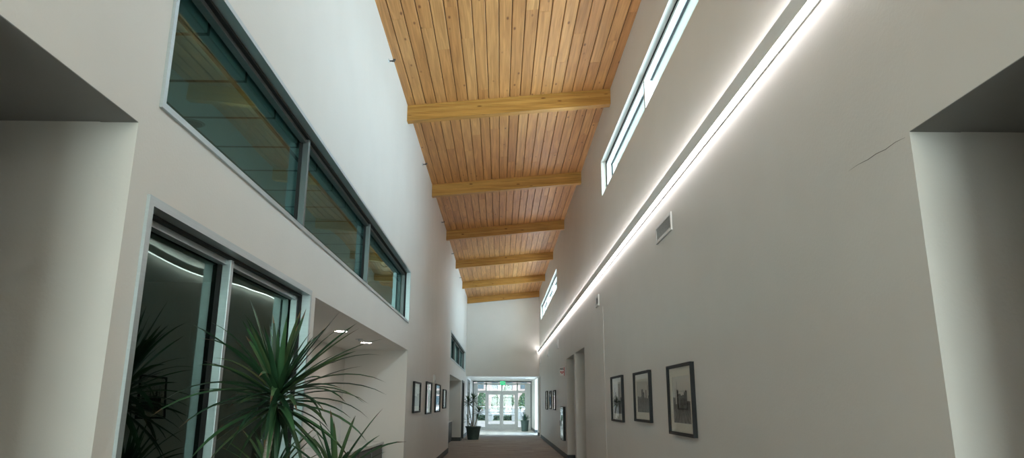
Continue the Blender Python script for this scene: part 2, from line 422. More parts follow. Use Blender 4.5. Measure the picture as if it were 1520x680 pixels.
# thin shadow bead where the wallboard sheets of the right wall meet, and the crack beside the passage
structure('trim_1', MB().box(XR-.006, XR, 12.98, 13.02, .15, 3.3), M['paint'])
m = MB(); pts = [(3.08,2.775),(3.16,2.783),(3.25,2.779),(3.34,2.788),(3.42,2.786),(3.52,2.794),(3.62,2.793)]
m.tube([(XR-.0005, y, z) for y, z in pts], [.0006,.001,.0016,.0018,.0016,.001,.0004], 5)
structure('trim_2', m, M['crack'])

# ------------------------------------------------------------------ windows
def rect_frame(m, y0, y1, z0, z1, w, xa, xb):
    m.box(xa, xb, y0, y0+w, z0, z1); m.box(xa, xb, y1-w, y1, z0, z1)
    m.box(xa, xb, y0+w, y1-w, z0, z0+w); m.box(xa, xb, y0+w, y1-w, z1-w, z1)

def left_window(nm, y0, y1, z0, z1, mulls, frame_m, glass_m, trim=.045):
    root = empty(nm, (XL, y0, z0), kind='structure')
    xg = XL-.145
    m = MB(); rect_frame(m, y0, y1, z0, z1, trim, XL-.06, XL+.016); m.build('outer_frame', M['alu'], root)
    m = MB(); rect_frame(m, y0+trim*.9, y1-trim*.9, z0+trim*.7, z1-trim*.9, .022, XL-.085, XL-.056); m.build('stop', M['gasket'], root)
    m = MB(); rect_frame(m, y0+trim, y1-trim, z0+trim*.8, z1-trim, .05, XL-.135, XL-.085); m.build('sash', frame_m, root)
    a = y0+trim+.02
    edges = []
    for ym in mulls + [None]:
        b = (ym-.03) if ym else y1-trim-.02
        edges.append((a, b)); 
        if ym: a = ym+.03
    for ym in mulls:
        mb = MB().box(XL-.118, XL-.062, ym-.024, ym+.024, z0+trim, z1-trim, .004).build('mullion', frame_m if nm != 'window_2' else M['alu'], root)
        MB().box(XL-.145, XL-.118, ym-.032, ym+.032, z0+trim, z1-trim).build('gasket', M['gasket'], mb, off=root['_base'])
    for a, b in edges:
        MB().box(xg-.006, xg, a, b, z0+trim, z1-trim).build('pane', glass_m, root)
    return root
left_window('window_1', 3.17, 12.62, 2.93, 3.87, [5.93, 8.95], M['bronze'], M['glass_teal'], .032)
left_window('window_2', 3.17, 6.08, .12, 2.49, [4.44], M['alu'], M['glass_dark'])
left_window('window_3', 23.55, 33.55, 2.95, 3.90, [26.9, 30.2], M['bronze'], M['glass_teal'], .06)

def clerestory(nm, y0, y1, z0, z1, mulls):
    root = empty(nm, (XR, y0, z0), kind='structure')
    xf = XR+.10
    m = MB(); rect_frame(m, y0, y1, z0, z1, .06, xf, xf+.11); m.build('frame', M['white'], root)
    m = MB(); rect_frame(m, y0+.055, y1-.055, z0+.055, z1-.055, .012, xf+.085, xf+.112); m.build('gasket', M['gasket'], root)
    m = MB(); rect_frame(m, y0, y1, z0, z1, .016, xf-.012, xf); m.build('dark_edge', M['gasket'], root)  # solid black strip, drawn as the dark line around the frame
    a = y0+.05
    for ym in mulls+[None]:
        b = ym-.03 if ym else y1-.05
        MB().box(xf+.1, xf+.106, a, b, z0+.05, z1-.05).build('pane', M['glass_sky'], root)
        if ym:
            mb = MB().box(xf+.0, xf+.11, ym-.035, ym+.035, z0+.06, z1-.06).build('mullion', M['white'], root)
            a = ym+.03
    return root
clerestory('window_4', 2.95, 12.72, 5.36, 6.05, [6.07, 9.12])
clerestory('window_5', 23.67, 33.28, 5.36, 6.05, [26.9, 30.1])

# ------------------------------------------------------------------ glazed entrance
def entry():
    root = empty('window_6', (0, YS, 0), kind='structure')
    m = MB()
    y0, y1 = YS-.06, YS+.06
    for x0, x1 in ((XL, XL+.06), (XR-.06, XR)): m.box(x0, x1, y0, y1, 0, 2.82)
    m.box(XL, XR, y0, y1, 2.76, 2.84)
    m.build('perimeter_frame', M['bronze'], root)
    m = MB()
    for x0, x1 in ((-.88,-.80),(1.00,1.08)): m.box(x0, x1, y0, y1, 0, 2.76)
    m.box(XL+.06, XR-.06, y0, y1, 2.62, 2.72); m.box(XL+.06, XR-.06, y0+.01, y1-.01, 2.14, 2.27)
    for x0, x1 in ((XL+.06,-1.34),(1.5,XR-.06)): m.box(x0, x1, y0+.02, y1-.02, 0, 2.62)
    for x0, x1 in ((-1.34,-.88),(1.08,1.5)): m.box(x0, x1, y0+.02, y1-.02, 0, .16)
    m.box(.06, .16, y0+.02, y1-.02, 2.27, 2.62)
    m.build('mullion', M['white'], root)
    for x0, x1, z0, z1 in ((-1.34,-.88,.16,2.14),(1.08,1.5,.16,2.14),(-1.34,-.88,2.27,2.62),(1.08,1.5,2.27,2.62),(-.8,.06,2.27,2.62),(.16,1.0,2.27,2.62)):
        MB().box(x0, x1, YS-.004, YS+.004, z0, z1).build('pane', M['glass_clear'], root)
    for k, (a, b) in enumerate(((-.80, .098), (.102, 1.0))):
        d = empty('door_%d' % (k+1), (a, YS, 0), kind='structure')
        m = MB(); st = .11
        m.box(a, a+st, YS-.025, YS+.025, .01, 2.14); m.box(b-st, b, YS-.025, YS+.025, .01, 2.14)
        m.box(a+st, b-st, YS-.025, YS+.025, 2.03, 2.14); m.box(a+st, b-st, YS-.025, YS+.025, .01, .33)
        m.build('door_frame', M['white'], d)
        MB().box(a+st, b-st, YS-.004, YS+.004, .33, 2.03).build('pane', M['glass_clear'], d)
        xh = b-st-.03 if k == 0 else a+st+.03
        MB().tube([(xh, YS-.03, .95), (xh, YS-.08, .97), (xh, YS-.08, 1.28), (xh, YS-.03, 1.3)], .012).build('pull_handle', M['alu'], d, True)
        MB().box(a+st, b-st, YS-.075, YS-.045, .99, 1.03, .006).build('push_bar', M['alu'], d)
entry()
def back_fill_glazing():
    root = empty('fill_window_8', (0, Y0, .1), kind='structure')  # unseen glazing added behind the camera to bring in fill daylight
    m = MB()
    for x in (-1.35, -.39, .57, 1.53): m.box(x, x+.07, Y0-.15, Y0-.04, .1, 5.9)
    for z in (.1, 2.2, 4.0, 5.83): m.box(-1.35, 1.6, Y0-.14, Y0-.05, z, z+.07)
    m.build('frame', M['white'], root)
    MB().box(-1.33, 1.58, Y0-.1, Y0-.094, .12, 5.88).build('pane', M['glass_clear'], root)
back_fill_glazing()
# linear slot diffuser in the entry ceiling
r = empty('slot_diffuser', (.15, 38.3, 2.84), 'long narrow grey air slot in the entry ceiling before the glass doors', 'air diffuser')
m = MB(); m.box(-1.05, 1.35, 38.16, 38.2, 2.825, 2.84); m.box(-1.05, 1.35, 38.42, 38.46, 2.825, 2.84)
m.box(-1.05, -1.01, 38.2, 38.42, 2.825, 2.84); m.box(1.31, 1.35, 38.2, 38.42, 2.825, 2.84); m.build('frame', M['grey_housing'], r)
m = MB()
for k in range(4): m.box(-1.01, 1.31, 38.22+.05*k, 38.235+.05*k, 2.828, 2.84)
m.box(-1.01, 1.31, 38.2, 38.42, 2.836, 2.84); m.build('blades', M['baseboard'], r)
# exit sign
r = empty('exit_sign', (.15, 42.6, 2.84), 'small glowing green exit sign hanging above the entrance doors', 'sign')
MB().box(.08, .22, 42.57, 42.63, 2.80, 2.84).build('mount', M['white'], r)
MB().box(-.01, .31, 42.59, 42.61, 2.59, 2.80, .004).build('panel', M['exit_green'], r)
fc = bpy.data.curves.new('lettering', 'FONT'); fc.body = 'EXIT'; fc.size = .15; fc.align_x = 'CENTER'; fc.align_y = 'CENTER'; fc.extrude = .002
def text_mesh(fc, name, mtl, loc, rot, parent):
    t = bpy.data.objects.new(name, fc); COL.objects.link(t)
    dg = bpy.context.evaluated_depsgraph_get(); me = bpy.data.meshes.new_from_object(t.evaluated_get(dg))
    bpy.data.objects.remove(t); me.materials.clear(); me.materials.append(mtl)
    o = bpy.data.objects.new(name, me); COL.objects.link(o); o.parent = parent
    o.location = Vector(loc)-Vector(parent['_base']); o.rotation_euler = rot
    return o
text_mesh(fc, 'lettering', M['sign_white'], (.15, 42.586, 2.695), (PI/2, 0, 0), r)

# ------------------------------------------------------------------ linear wall light
r = empty('linear_wall_light', (XR, 15, 3.9), 'long glowing white linear light along the whole right wall', 'wall light')
ya, yb = -4.5, YE-.02
x0 = XR-.088
m = MB(); z0, z1 = 3.9, 4.022
m.box(x0, x0+.006, ya, yb, z0, z1); m.box(XR-.006, XR, ya, yb, z0, z1); m.box(x0+.006, XR-.006, ya, yb, z0+.055, z0+.067)
m.box(x0+.006, x0+.012, ya, yb, z0, z0+.01); m.box(XR-.014, XR-.006, ya, yb, z0-.003, z0+.01); m.box(x0, x0+.006, ya, yb, z0-.003, z0)
m.build('housing', M['housing'], r)
def strip_quads(z, xa, xb, up, nm, mt):
    m = MB(); n = 52
    for i in range(n):
        y0_, y1_ = ya+(yb-ya)*i/n, ya+(yb-ya)*(i+1)/n
        m.box(xa, xb, y0_+.0005, y1_-.0005, z, z+.006)
    return m.build(nm, mt, r)
strip_quads(z0+.004, x0+.0125, XR-.0145, False, 'lower_lens', M['lens'])
strip_quads(z1-.007, x0+.0065, XR-.0065, True, 'upper_lens', M['lens_up'])

# ------------------------------------------------------------------ small wall fittings
# air grille
r = empty('air_grille', (XR, 7.92, 3.54), 'white slatted air grille below the linear light, above the framed photographs', 'air grille')
m = MB(); rect_frame(m, 7.54, 8.31, 3.43, 3.64, .035, XR-.018, XR); m.build('frame', M['white'], r)
m = MB()
for k in range(8):
    z = 3.468+.0185*k
    m.prism([(XR-.0135, z+.010), (XR-.0115, z+.011), (XR-.0035, z+.004), (XR-.0055, z+.003)], 'y', 7.575, 8.275)
m.build('louvres', M['white'], r)
MB().box(XR-.0015, XR-.0005, 7.575, 8.275, 3.465, 3.605).build('duct_opening', M['gasket'], r)
# wall sensor
r = empty('wall_sensor', (XR, 13.6, 3.49), 'small white wall sensor with a dark window beside the wall seam', 'sensor')
m = MB(); rect_frame(m, 13.43, 13.80, 3.38, 3.60, .045, XR-.03, XR); m.build('housing', M['white'], r)
MB().box(XR-.012, XR-.001, 13.47, 13.76, 3.42, 3.56).build('window', M['baseboard'], r)
# three speaker/strobes towards the end
def strobe(y, z, label, side=1, h=.3, w=.14, mt='white'):
    x = XR if side > 0 else XL
    r = empty('alarm_strobe', (x, y, z), label, 'alarm strobe', 'alarm strobes on the walls')
    a, b = sorted((x+side*.004, x-side*.045))
    MB().box(a, b, y-w/2, y+w/2, z-h/2, z+h/2, .012).build('housing', M[mt], r)
    a, b = sorted((x-side*.045, x-side*.06))
    MB().box(a, b, y-w*.3, y+w*.3, z-.02, z+h*.38, .005).build('lens', M['sign_white'], r)
    MB().lathe([(w*.28, 0), (w*.28, .006)], 12, (x-side*.05, y, z-h*.26), 'x').build('sounder', M['grey_housing'], r)
strobe(23.2, 3.44, 'white alarm strobe under the linear light, nearer of two left of the dark doorways')
strobe(28.1, 3.48, 'white alarm strobe under the linear light, farther of two left of the dark doorways')
strobe(33.6, 3.5, 'white alarm strobe at the far end of the linear light, in the corner')
strobe(17.75, 2.12, 'beige alarm strobe above the second and third pictures on the left wall', -1, .2, .12)
# heart defibrillator sign: a panel that stands out from the wall and faces up and down the corridor
r = empty('defibrillator_sign', (XR, 21.2, 2.46), 'white projecting sign with black AED letters and a red heart', 'sign')
MB().box(1.765, 1.897, 21.195, 21.205, 2.345, 2.59, .002).build('panel', M['sign_white'], r)
MB().box(1.885, XR, 21.18, 21.22, 2.345, 2.59).build('bracket', M['red'], r)
def heart(cx, cz, s, y0_, y1_):
    p = []
    for i in range(40):
        t = 2*PI*i/40
        p.append((cx+s*16*math.sin(t)**3/17, cz+s*(13*math.cos(t)-5*math.cos(2*t)-2*math.cos(3*t)-math.cos(4*t))/17))
    return MB().prism(p, 'y', y0_, y1_)
heart(1.831, 2.44, .052, 21.191, 21.195).build('heart', M['red'], r)
heart(1.831, 2.444, .022, 21.189, 21.191).build('heart_centre', M['sign_white'], r)
fc = bpy.data.curves.new('lettering', 'FONT'); fc.body = 'AED'; fc.size = .068; fc.align_x = 'CENTER'; fc.align_y = 'CENTER'; fc.extrude = .001; fc.offset = .003
text_mesh(fc, 'lettering', M['ink'], (1.831, 21.192, 2.538), (PI/2, 0, 0), r)
# cabinet under the sign
r = empty('wall_cabinet', (XR, 21.4, .97), 'shallow wall cabinet with black edges and pale glazed door beside the dark doorway', 'cabinet')
m = MB(); rect_frame(m, 20.98, 21.85, .50, 1.45, .03, XR-.075, XR); m.box(XR-.02, XR, 21.0, 21.83, .52, 1.43); m.build('case', M['black'], r)
d = MB(); rect_frame(d, 21.0, 21.83, .52, 1.43, .05, XR-.085, XR-.07); d = d.build('door', M['alu'], r)
MB().box(XR-.079, XR-.075, 21.05, 21.78, .57, 1.38).build('pane', M['glass_picture'], d, off=r['_base'])
MB().box(XR-.105, XR-.085, 21.76, 21.79, .90, 1.05, .004).build('handle', M['black'], d, off=r['_base'])
MB().box(XR-.03, XR-.02, 21.03, 21.8, .55, 1.4).build('backing', M['mat_board'], r)
# power outlet low on the right wall
r = empty('wall_outlet', (XR, 27.5, .42), 'tiny pale power outlet low on the right wall below three far pictures', 'outlet')
MB().box(XR-.008, XR, 27.44, 27.56, .36, .48, .002).build('plate', M['white'], r)
MB().box(XR-.011, XR-.008, 27.475, 27.525, .385, .455).build('socket', M['grey_housing'], r)

# sprinklers on the left wall, close under the deck
SL = ['sprinkler head high on the left wall, in front of the first beam, nearest camera',
      'sprinkler head high on the left wall between the first and second beams',
      'sprinkler head high on the left wall between the second and third beams',
      'sprinkler head high on the left wall between the third and fourth beams',
      'sprinkler head high on the left wall between the fourth and fifth beams']
def make_sprinkler():
    r = empty('sprinkler_head', (XL, 9.33, 6.365))
    b = (XL, 9.33, 6.365)
    MB().lathe([(.032, -.004), (.032, .004), (.018, .012)], 16, b, 'x').build('escutcheon', M['alu'], r, True)
    MB().lathe([(.010, .01), (.010, .05), (.006, .055), (.006, .075)], 10, b, 'x').build('body', M['baseboard'], r)
    m = MB(); m.tube([(XL+.045, 9.312, 6.365), (XL+.07, 9.305, 6.365), (XL+.085, 9.325, 6.365)], .004, 6)
    m.tube([(XL+.045, 9.348, 6.365), (XL+.07, 9.355, 6.365), (XL+.085, 9.335, 6.365)], .004, 6)
    m.build('yoke_arms', M['baseboard'], r)
    m = MB(); m.box(XL+.083, XL+.088, 9.30, 9.36, 6.352, 6.378); m.box(XL+.06, XL+.1, 9.31, 9.35, 6.385, 6.389)
    m.build('deflector', M['baseboard'], r)
    return r
sp = make_sprinkler()
for k, y in enumerate((9.33, 13.88, 18.7, 22.9, 27.5)):
    o = sp if k == 0 else copy_tree(sp)
    o.location = (XL, y, 6.365); tag(o, SL[k], 'sprinkler', 'sprinkler heads along the left wall')

# ------------------------------------------------------------------ framed photographs
def hsh(*a): return noise.noise(Vector([q*1.37+.5 for q in (list(a)+[0,0,0])[:3]]))
def street_scene(seed):
    """tone of an old street photograph at u,v in 0..1 (u across, v up)"""
    R_ = random.Random(seed)
    hor = R_.uniform(.36, .46); blocks = []
    x = 0
    while x < 1:
        w = R_.uniform(.07, .2); blocks.append((x, x+w, hor+R_.uniform(.06, .34)*(1 if R_.random() < .8 else .3), R_.uniform(.02, .10))); x += w
    poles = [(R_.uniform(.05,.95), R_.uniform(.72,.9)) for _ in range(2)]
    def f(u, v):
        n = hsh(u*6, v*6, seed)*.5+hsh(u*22, v*22, seed+9)*.35
        t = .50+.12*v+.03*n                                   # pale sky
        for a, b, hgt, tone in blocks:
            if a <= u < b and v < hgt + .02*hsh(u*40, seed):
                t = tone+.03*n
                if (int(u*46) % 3 == 0) and (int(v*34) % 3 == 0): t += .09
        if v < hor:
            t = .07+.09*(hor-v)/hor+.13*n+.04*math.sin((u-.5)/(hor-v+.08)*14)
            if abs(u-.5-.3*hsh(seed, 3)) < .05+.02*hsh(v*9, seed) and hor-.14 < v: t = .03
        for px, ph in poles:
            if abs(u-px) < .008 and hor-.1 < v < ph: t = .03
        t = max(.012, t)
        return (t*1.02, t, t*.90, 1)
    return f
def picture(y0, y1, z0, z1, side, seed, label, group, fw=.032, matw=.115, depth=.042):
    x = XR if side > 0 else XL
    X = lambda d: x - side*d
    r = empty('framed_photograph', (x, (y0+y1)/2, z0), label, 'picture', group)
    m = MB()
    for k, (a, b, d) in enumerate(((0, fw*.55, depth), (fw*.55, fw, depth*.8))):
        rect_frame(m, y0+a, y1-a, z0+a, z1-a, b-a, *sorted((X(0), X(d))))
    m.build('frame', M['black'], r)
    yi0, yi1, zi0, zi1 = y0+fw, y1-fw, z0+fw, z1-fw
    mw_y = matw; mw_z = matw*.8
    m = MB(); rect_frame_b(m, yi0, yi1, zi0, zi1, mw_y, mw_z, *sorted((X(.012), X(.016)))); m.build('mat_board', M['mat_board'], r)
    pa, pb, pc, pd = yi0+mw_y, yi1-mw_y, zi0+mw_z, zi1-mw_z
    f = street_scene(seed); nu, nv = 84, 60
    m = MB(); vs = [[m.bm.verts.new((X(.010), pa+(pb-pa)*i/nu, pc+(pd-pc)*j/nv)) for j in range(nv+1)] for i in range(nu+1)]
    cols = []
    for i in range(nu):
        for j in range(nv):
            m.bm.faces.new((vs[i][j], vs[i+1][j], vs[i+1][j+1], vs[i][j+1]) if side < 0 else (vs[i][j], vs[i][j+1], vs[i+1][j+1], vs[i+1][j]))
            u = (i+.5)/nu
            cols.append(f(1-u if side > 0 else u, (j+.5)/nv))
    o = m.build('photo', M['photo'], r); set_face_attr(o, 'tint', cols, 'FLOAT_COLOR')
    MB().box(*sorted((X(.004), X(.009))), y0+.01, y1-.01, z0+.01, z1-.01).build('backing', M['baseboard'], r)
    MB().box(*sorted((X(.022), X(.024))), yi0, yi1, zi0, zi1).build('glass', M['glass_picture' if side < 0 or y0 > 20 else 'glass_museum'], r)
    return r
def rect_frame_b(m, y0, y1, z0, z1, wy, wz, xa, xb):
    m.box(xa, xb, y0, y0+wy, z0, z1); m.box(xa, xb, y1-wy, y1, z0, z1)
    m.box(xa, xb, y0+wy, y1-wy, z0, z0+wz); m.box(xa, xb, y0+wy, y1-wy, z1-wz, z1)
G1 = 'framed photographs on the right wall near the camera'
picture(6.98, 8.0, 1.23, 1.955, 1, 3, 'largest black framed street photograph on the right wall, nearest the camera', G1)
picture(8.98, 10.04, 1.315, 1.965, 1, 5, 'middle black framed street photograph of the three near ones on the right wall', G1)
picture(11.02, 12.1, 1.27, 1.98, 1, 8, 'leftmost black framed photograph of the three near ones on the right wall', G1)
G2 = 'small framed photographs far down the right wall'
picture(24.5, 25.3, 1.32, 1.99, 1, 11, 'far right wall picture nearest the defibrillator sign, rightmost of three', G2)
picture(26.6, 27.4, 1.34, 2.0, 1, 13, 'middle one of three small far pictures on the right wall', G2)
picture(28.6, 29.6, 1.30, 2.03, 1, 17, 'leftmost of three small far pictures on the right wall, toward the entrance', G2)
G3 = 'framed photographs on the left wall'
picture(13.64, 14.76, 1.36, 1.945, -1, 19, 'black framed picture on the left wall beside the lit alcove, nearest of four', G3)
picture(15.98, 17.14, 1.30, 2.01, -1, 23, 'second of four framed pictures on the left wall, counted from the alcove with downlights', G3)
picture(18.28, 19.63, 1.31, 2.02, -1, 29, 'third of four framed pictures on the left wall, counted from the alcove with downlights', G3)
picture(20.74, 21.79, 1.385, 1.93, -1, 31, 'smallest and farthest of four framed pictures on the left wall', G3)

# ------------------------------------------------------------------ alcove fittings
r = empty('built_in_counter', (-2.4, 9.5, 0), 'counter with pale stone top and dark base inside the downlit alcove', 'counter')
MB().box(-2.758, -2.0, 6.28, 12.69, .86, .90, .006).build('countertop', M['counter_top'], r)
MB().box(-2.758, -2.04, 6.3, 12.686, .1, .86).build('base', M['counter_base'], r)
MB().box(-2.758, -2.1, 6.3, 12.68, 0, .1).build('plinth', M['black'], r)
for k in range(6):
    y = 6.34+k*1.06
    dd = MB().box(-2.04, -2.022, y, y+1.03, .12, .84, .003).build('door', M['counter_base'], r)
    MB().tube([(-2.022, y+.95, .7), (-2.0, y+.95, .7), (-2.0, y+.95, .78), (-2.022, y+.95, .78)], .006, 6).build('handle', M['alu'], dd, off=r['_base'])
def downlight(x, y, z, rad, label, group='downlights in the alcove ceiling'):
    r = empty('recessed_downlight', (x, y, z), label, 'downlight', group)
    m = MB(); m.lathe([(rad, z-.006), (rad, z-.0005), (rad*.8, z-.0005), (rad*.8, z-.006), (rad, z-.006)], 24, (x, y, 0), cap=False); m.build('trim_ring', M['white'], r)
    MB().lathe([(rad*.78, z-.004), (rad*.78, z-.001)], 24, (x, y, 0)).build('lens', M['downlight'], r)
downlight(-2.1, 9.32, 2.46, .10, 'nearer round lit downlight in the alcove ceiling, left of the other')
downlight(-2.1, 11.12, 2.46, .10, 'farther round lit downlight in the alcove ceiling, next to the corner')
r = empty('ceiling_sprinkler', (-2.09, 10.5, 2.46), 'tiny grey sprinkler disc between the two alcove downlights', 'sprinkler')
MB().lathe([(.05, 2.452), (.06, 2.4595)], 20, (-2.09, 10.5, 0)).build('cover_plate', M['grey_housing'], r)
MB().lathe([(.012, 2.43), (.014, 2.452)], 10, (-2.09, 10.5, 0)).build('head', M['alu'], r)
# second alcove: a dark cupboard with a pale top
r = empty('low_cupboard', (-2.3, 26, 0), 'low dark cupboard with pale top in the far left alcove', 'cupboard')
MB().box(-2.69, -1.98, 23.6, 30.55, .80, .84, .005).build('top', M['counter_top'], r)
MB().box(-2.69, -2.02, 23.62, 30.53, 0, .80).build('body', M['counter_base'], r)
for k in range(6): MB().box(-2.02, -2.004, 23.66+k*1.15, 24.78+k*1.15, .06, .78, .003).build('door', M['counter_base'], r)
# dark door beyond it
d = empty('door_3', (XL, 31.15, 0), kind='structure')
m = MB(); m.box(XL-.17, XL+.03, 31.09, 31.2, 0, 2.50); m.box(XL-.17, XL+.03, 32.7, 32.8, 0, 2.50); m.box(XL-.17, XL+.03, 31.2, 32.7, 2.42, 2.50)
m.build('door_frame', M['dark_door'], d)
MB().box(XL-.09, XL-.045, 31.2, 32.7, .01, 2.42).build('leaf', M['dark_door'], d)
MB().tube([(XL-.045, 31.32, 1.03), (XL+.01, 31.32, 1.03), (XL+.01, 31.46, 1.03)], .011).build('lever_handle', M['alu'], d, True)
# dark framed light in the far left vestibule opening
d = empty('window_7', (XL, 36.4, 0), kind='structure')
m = MB(); rect_frame(m, 36.4, 39.25, 0.0, 2.72, .12, XL-.16, XL+.02); m.box(XL-.15, XL, 37.7, 37.8, .12, 2.6); m.box(XL-.15, XL, 36.5, 39.2, 2.1, 2.2); m.build('frame', M['dark_door'], d)
MB().box(XL-.09, XL-.084, 36.5, 39.2, .1, 2.62).build('pane', M['glass_clear'], d)

# lone ceiling fitting seen through the big upper window
r = empty('office_downlight', (-2.53, 5.4, 3.76), 'round dark unlit ceiling fitting behind the nearest upper window pane', 'downlight')
MB().lathe([(.085, 3.752), (.095, 3.7595)], 24, (-2.53, 5.4, 0)).build('trim_ring', M['bronze'], r)
MB().lathe([(.07, 3.748), (.075, 3.752)], 24, (-2.53, 5.4, 0)).build('lens', M['gasket'], r)

# ------------------------------------------------------------------ plants
def leaf_strip(m, cols, base, d, L, w, droop, rr, c0, c1, tipc, n=8, fold=.22, twist=0):
    """one strap leaf: base point, start direction, length, width, droop = how far gravity bends it"""
    p = Vector(base); d = Vector(d).normalized(); st = L/n
    rows = []
    for i in range(n+1):
        t = i/n
        side = d.cross(Vector((0,0,1)))
        side = side.normalized() if side.length > 1e-3 else Vector((1,0,0))
        side = (Matrix.Rotation(twist*t, 3, d) @ side)
        nrm = side.cross(d).normalized()
        ww = w*(.55+.45*min(1, t*4))*(1-t**2.6)**.9 + .0006
        rows.append((m.bm.verts.new(p-side*ww*.5+nrm*ww*fold), m.bm.verts.new(p), m.bm.verts.new(p+side*ww*.5+nrm*ww*fold)))
        p = p + d*st
        d = (d + Vector((0,0,-droop*st*(.35+1.5*t)))).normalized()
    for i in range(n):
        t = i/n
        for k in (0, 1):
            m.bm.faces.new((rows[i][k], rows[i][k+1], rows[i+1][k+1], rows[i+1][k]))
            c = [a*(1-t)+b*t for a, b in zip(c0, c1)]
            if i >= n-1: c = tipc
            cols.append((*c, 1))
def rosette(name, parent, c, n, L, seed, extra=(), wid=.026, xmin=None, up=.15):
    R_ = random.Random(seed); m = MB(); cols = []
    C = Vector(c)
    g = [(.020,.060,.026), (.026,.075,.030), (.016,.050,.024), (.045,.085,.032), (.035,.10,.04), (.06,.105,.04)]
    tips = [(.10,.06,.03), (.03,.07,.03), (.14,.10,.05), (.03,.07,.03)]
    for i in range(n):
        el = math.radians(-42 + 118*((i+.5)/n)**1.12); az = i*2.39996+R_.uniform(-.3,.3)
        d = Vector((math.cos(az)*math.cos(el), math.sin(az)*math.cos(el), math.sin(el)))
        l = L*R_.uniform(.78, 1.08)*(1 if el < 1.0 else .85)
        if xmin is not None and d.x < 0 and C.x + d.x*l < xmin:
            l = max(L*.3, (xmin-C.x)/d.x); 
        c0 = R_.choice(g); k = R_.uniform(.8, 1.25); c0 = [q*k for q in c0]; c1 = [q*1.35 for q in c0]
        b = C + Vector((d.x*.018, d.y*.018, -.10+.13*(i/n)))
        leaf_strip(m, cols, b, d+Vector((0,0,up)), l, wid*R_.uniform(.8,1.2), R_.uniform(.7,2.8)*(1.1-max(0, math.sin(el))*.6), R_, c0, c1, R_.choice(tips), twist=R_.uniform(-.8,.8))
    for (dx, dy, dz, dr) in extra:                  # leaves that stand out in the photograph: vector to the tip
        v = Vector((dx, dy, dz)); l = v.length
        c0 = R_.choice(g)
        leaf_strip(m, cols, C, v+Vector((0,0,dr*l*l*.42)), l*1.03, wid*1.1, dr, R_, c0, [q*1.5 for q in c0], R_.choice(tips), twist=R_.uniform(-.5,.5))
    bmesh.ops.recalc_face_normals(m.bm, faces=[])
    o = m.build(name, M['leaf'], parent, True); set_face_attr(o, 'tint', cols, 'FLOAT_COLOR')
    return o
def pot(parent, x, y, r0, r1, h, mt='clay'):
    MB().lathe([(r0, .0), (r0*1.03, .03), (r1*.97, h-.06), (r1*1.05, h-.05), (r1*1.05, h), (r1*.93, h), (r1*.9, h-.05), (r1*.88, h-.06)], 32, (x, y, 0)).build('pot', M[mt], parent, True)
    MB().lathe([(r1*.86, h-.075), (r1*.86, h-.055), (r1*.3, h-.045)], 24, (x, y, 0)).build('soil', M['soil'], parent)
def trunk(parent, pts, r0, r1):
    P = [Vector(p) for p in pts]; out = []; rad = []
    n = 60
    for i in range(n+1):
        t = i/n*(len(P)-1); k = min(int(t), len(P)-2); f = t-k
        out.append(P[k].lerp(P[k+1], f)); rr = r0+(r1-r0)*i/n
        rad.append(rr*(1.0 if i % 2 else .90))
    MB().tube(out, rad, 10).build('trunk', M['trunk'], parent, True)

# tall dracaena by the big left window
px, py = -1.16, 4.35
r = empty('dracaena_plant', (px, py, 0), 'large dracaena with long dark strap leaves before the big left window', 'potted plant')
pot(r, px, py, .17, .23, .42)
H1, H2, H3 = (-1.32, 4.30, 1.60), (-.93, 4.2, 1.14), (-1.36, 4.45, 1.10)
trunk(r, [(px-.03, py, .36), (-1.24, 4.33, .8), (-1.36, 4.30, 1.2), (H1[0]-.005, H1[1], H1[2]-.06)], .026, .019)
trunk(r, [(px+.04, py-.02, .36), (-1.04, 4.25, .8), (H2[0], H2[1], H2[2]-.05)], .022, .016)
trunk(r, [(px-.05, py+.04, .36), (-1.27, 4.44, .7), (H3[0], H3[1], H3[2]-.05)], .020, .015)
s = 1/244.0
def T(x, y, dy, dr=1.2): return ((x-417)*s*(1+dy/4.3), dy, -(y-600)*s*(1+dy/4.3), dr)
ex = [T(361,466,.05,.2), T(377,476,-.08,.2), T(393,488,.1,.2), T(487,484,.15,.2), T(521,509,.1,.5), T(550,525,.25,.7), T(567,595,.1,1.5), T(552,612,.3,1.2),
      T(549,628,-.1,1.8), T(309,507,-.30,.6), T(291,632,-.45,1.6), T(280,662,-.5,1.3), T(316,665,-.35,1.5), T(383,664,-.2,2.2), T(380,622,-.25,2.0),
      T(434,480,.2,.2), T(372,498,-.2,.4), T(545,550,.3,1.2), T(520,600,-.15,1.5), T(515,560,-.2,1.1), T(470,520,-.1,.4), T(505,640,-.25,2.0), T(460,670,-.2,2.2), T(430,690,-.3,2.2)]
rosette('foliage', r, H1, 74, .56, 4, ex, .034, XL-.03)
rosette('foliage', r, H2, 50, .42, 9, (), .028, XL+.02)
rosette('foliage', r, H3, 46, .42, 15, (), .028, XL-.03)

# dracaena in the big pot at the far end
px, py = -1.16, 31.9
r = empty('dracaena_plant', (px, py, 0), 'tall dracaena in a wide dark green pot, left of the entrance doors', 'potted plant')
pot(r, px, py, .24, .33, .56)
for c, n, L, sd in (((-1.40, 31.9, 1.60), 34, .36, 21), ((-.92, 31.8, 1.18), 36, .38, 22), ((-1.17, 32.0, 1.72), 36, .38, 23), ((-1.42, 31.7, .84), 8, .30, 25)):
    trunk(r, [(px+(c[0]-px)*.2, py+(c[1]-py)*.3, .5), (px+(c[0]-px)*.6, c[1], (c[2]+.5)/2), (c[0], c[1], c[2]-.05)], .028, .02)
    rosette('foliage', r, c, n, L, sd, (), .045, XL+.01)
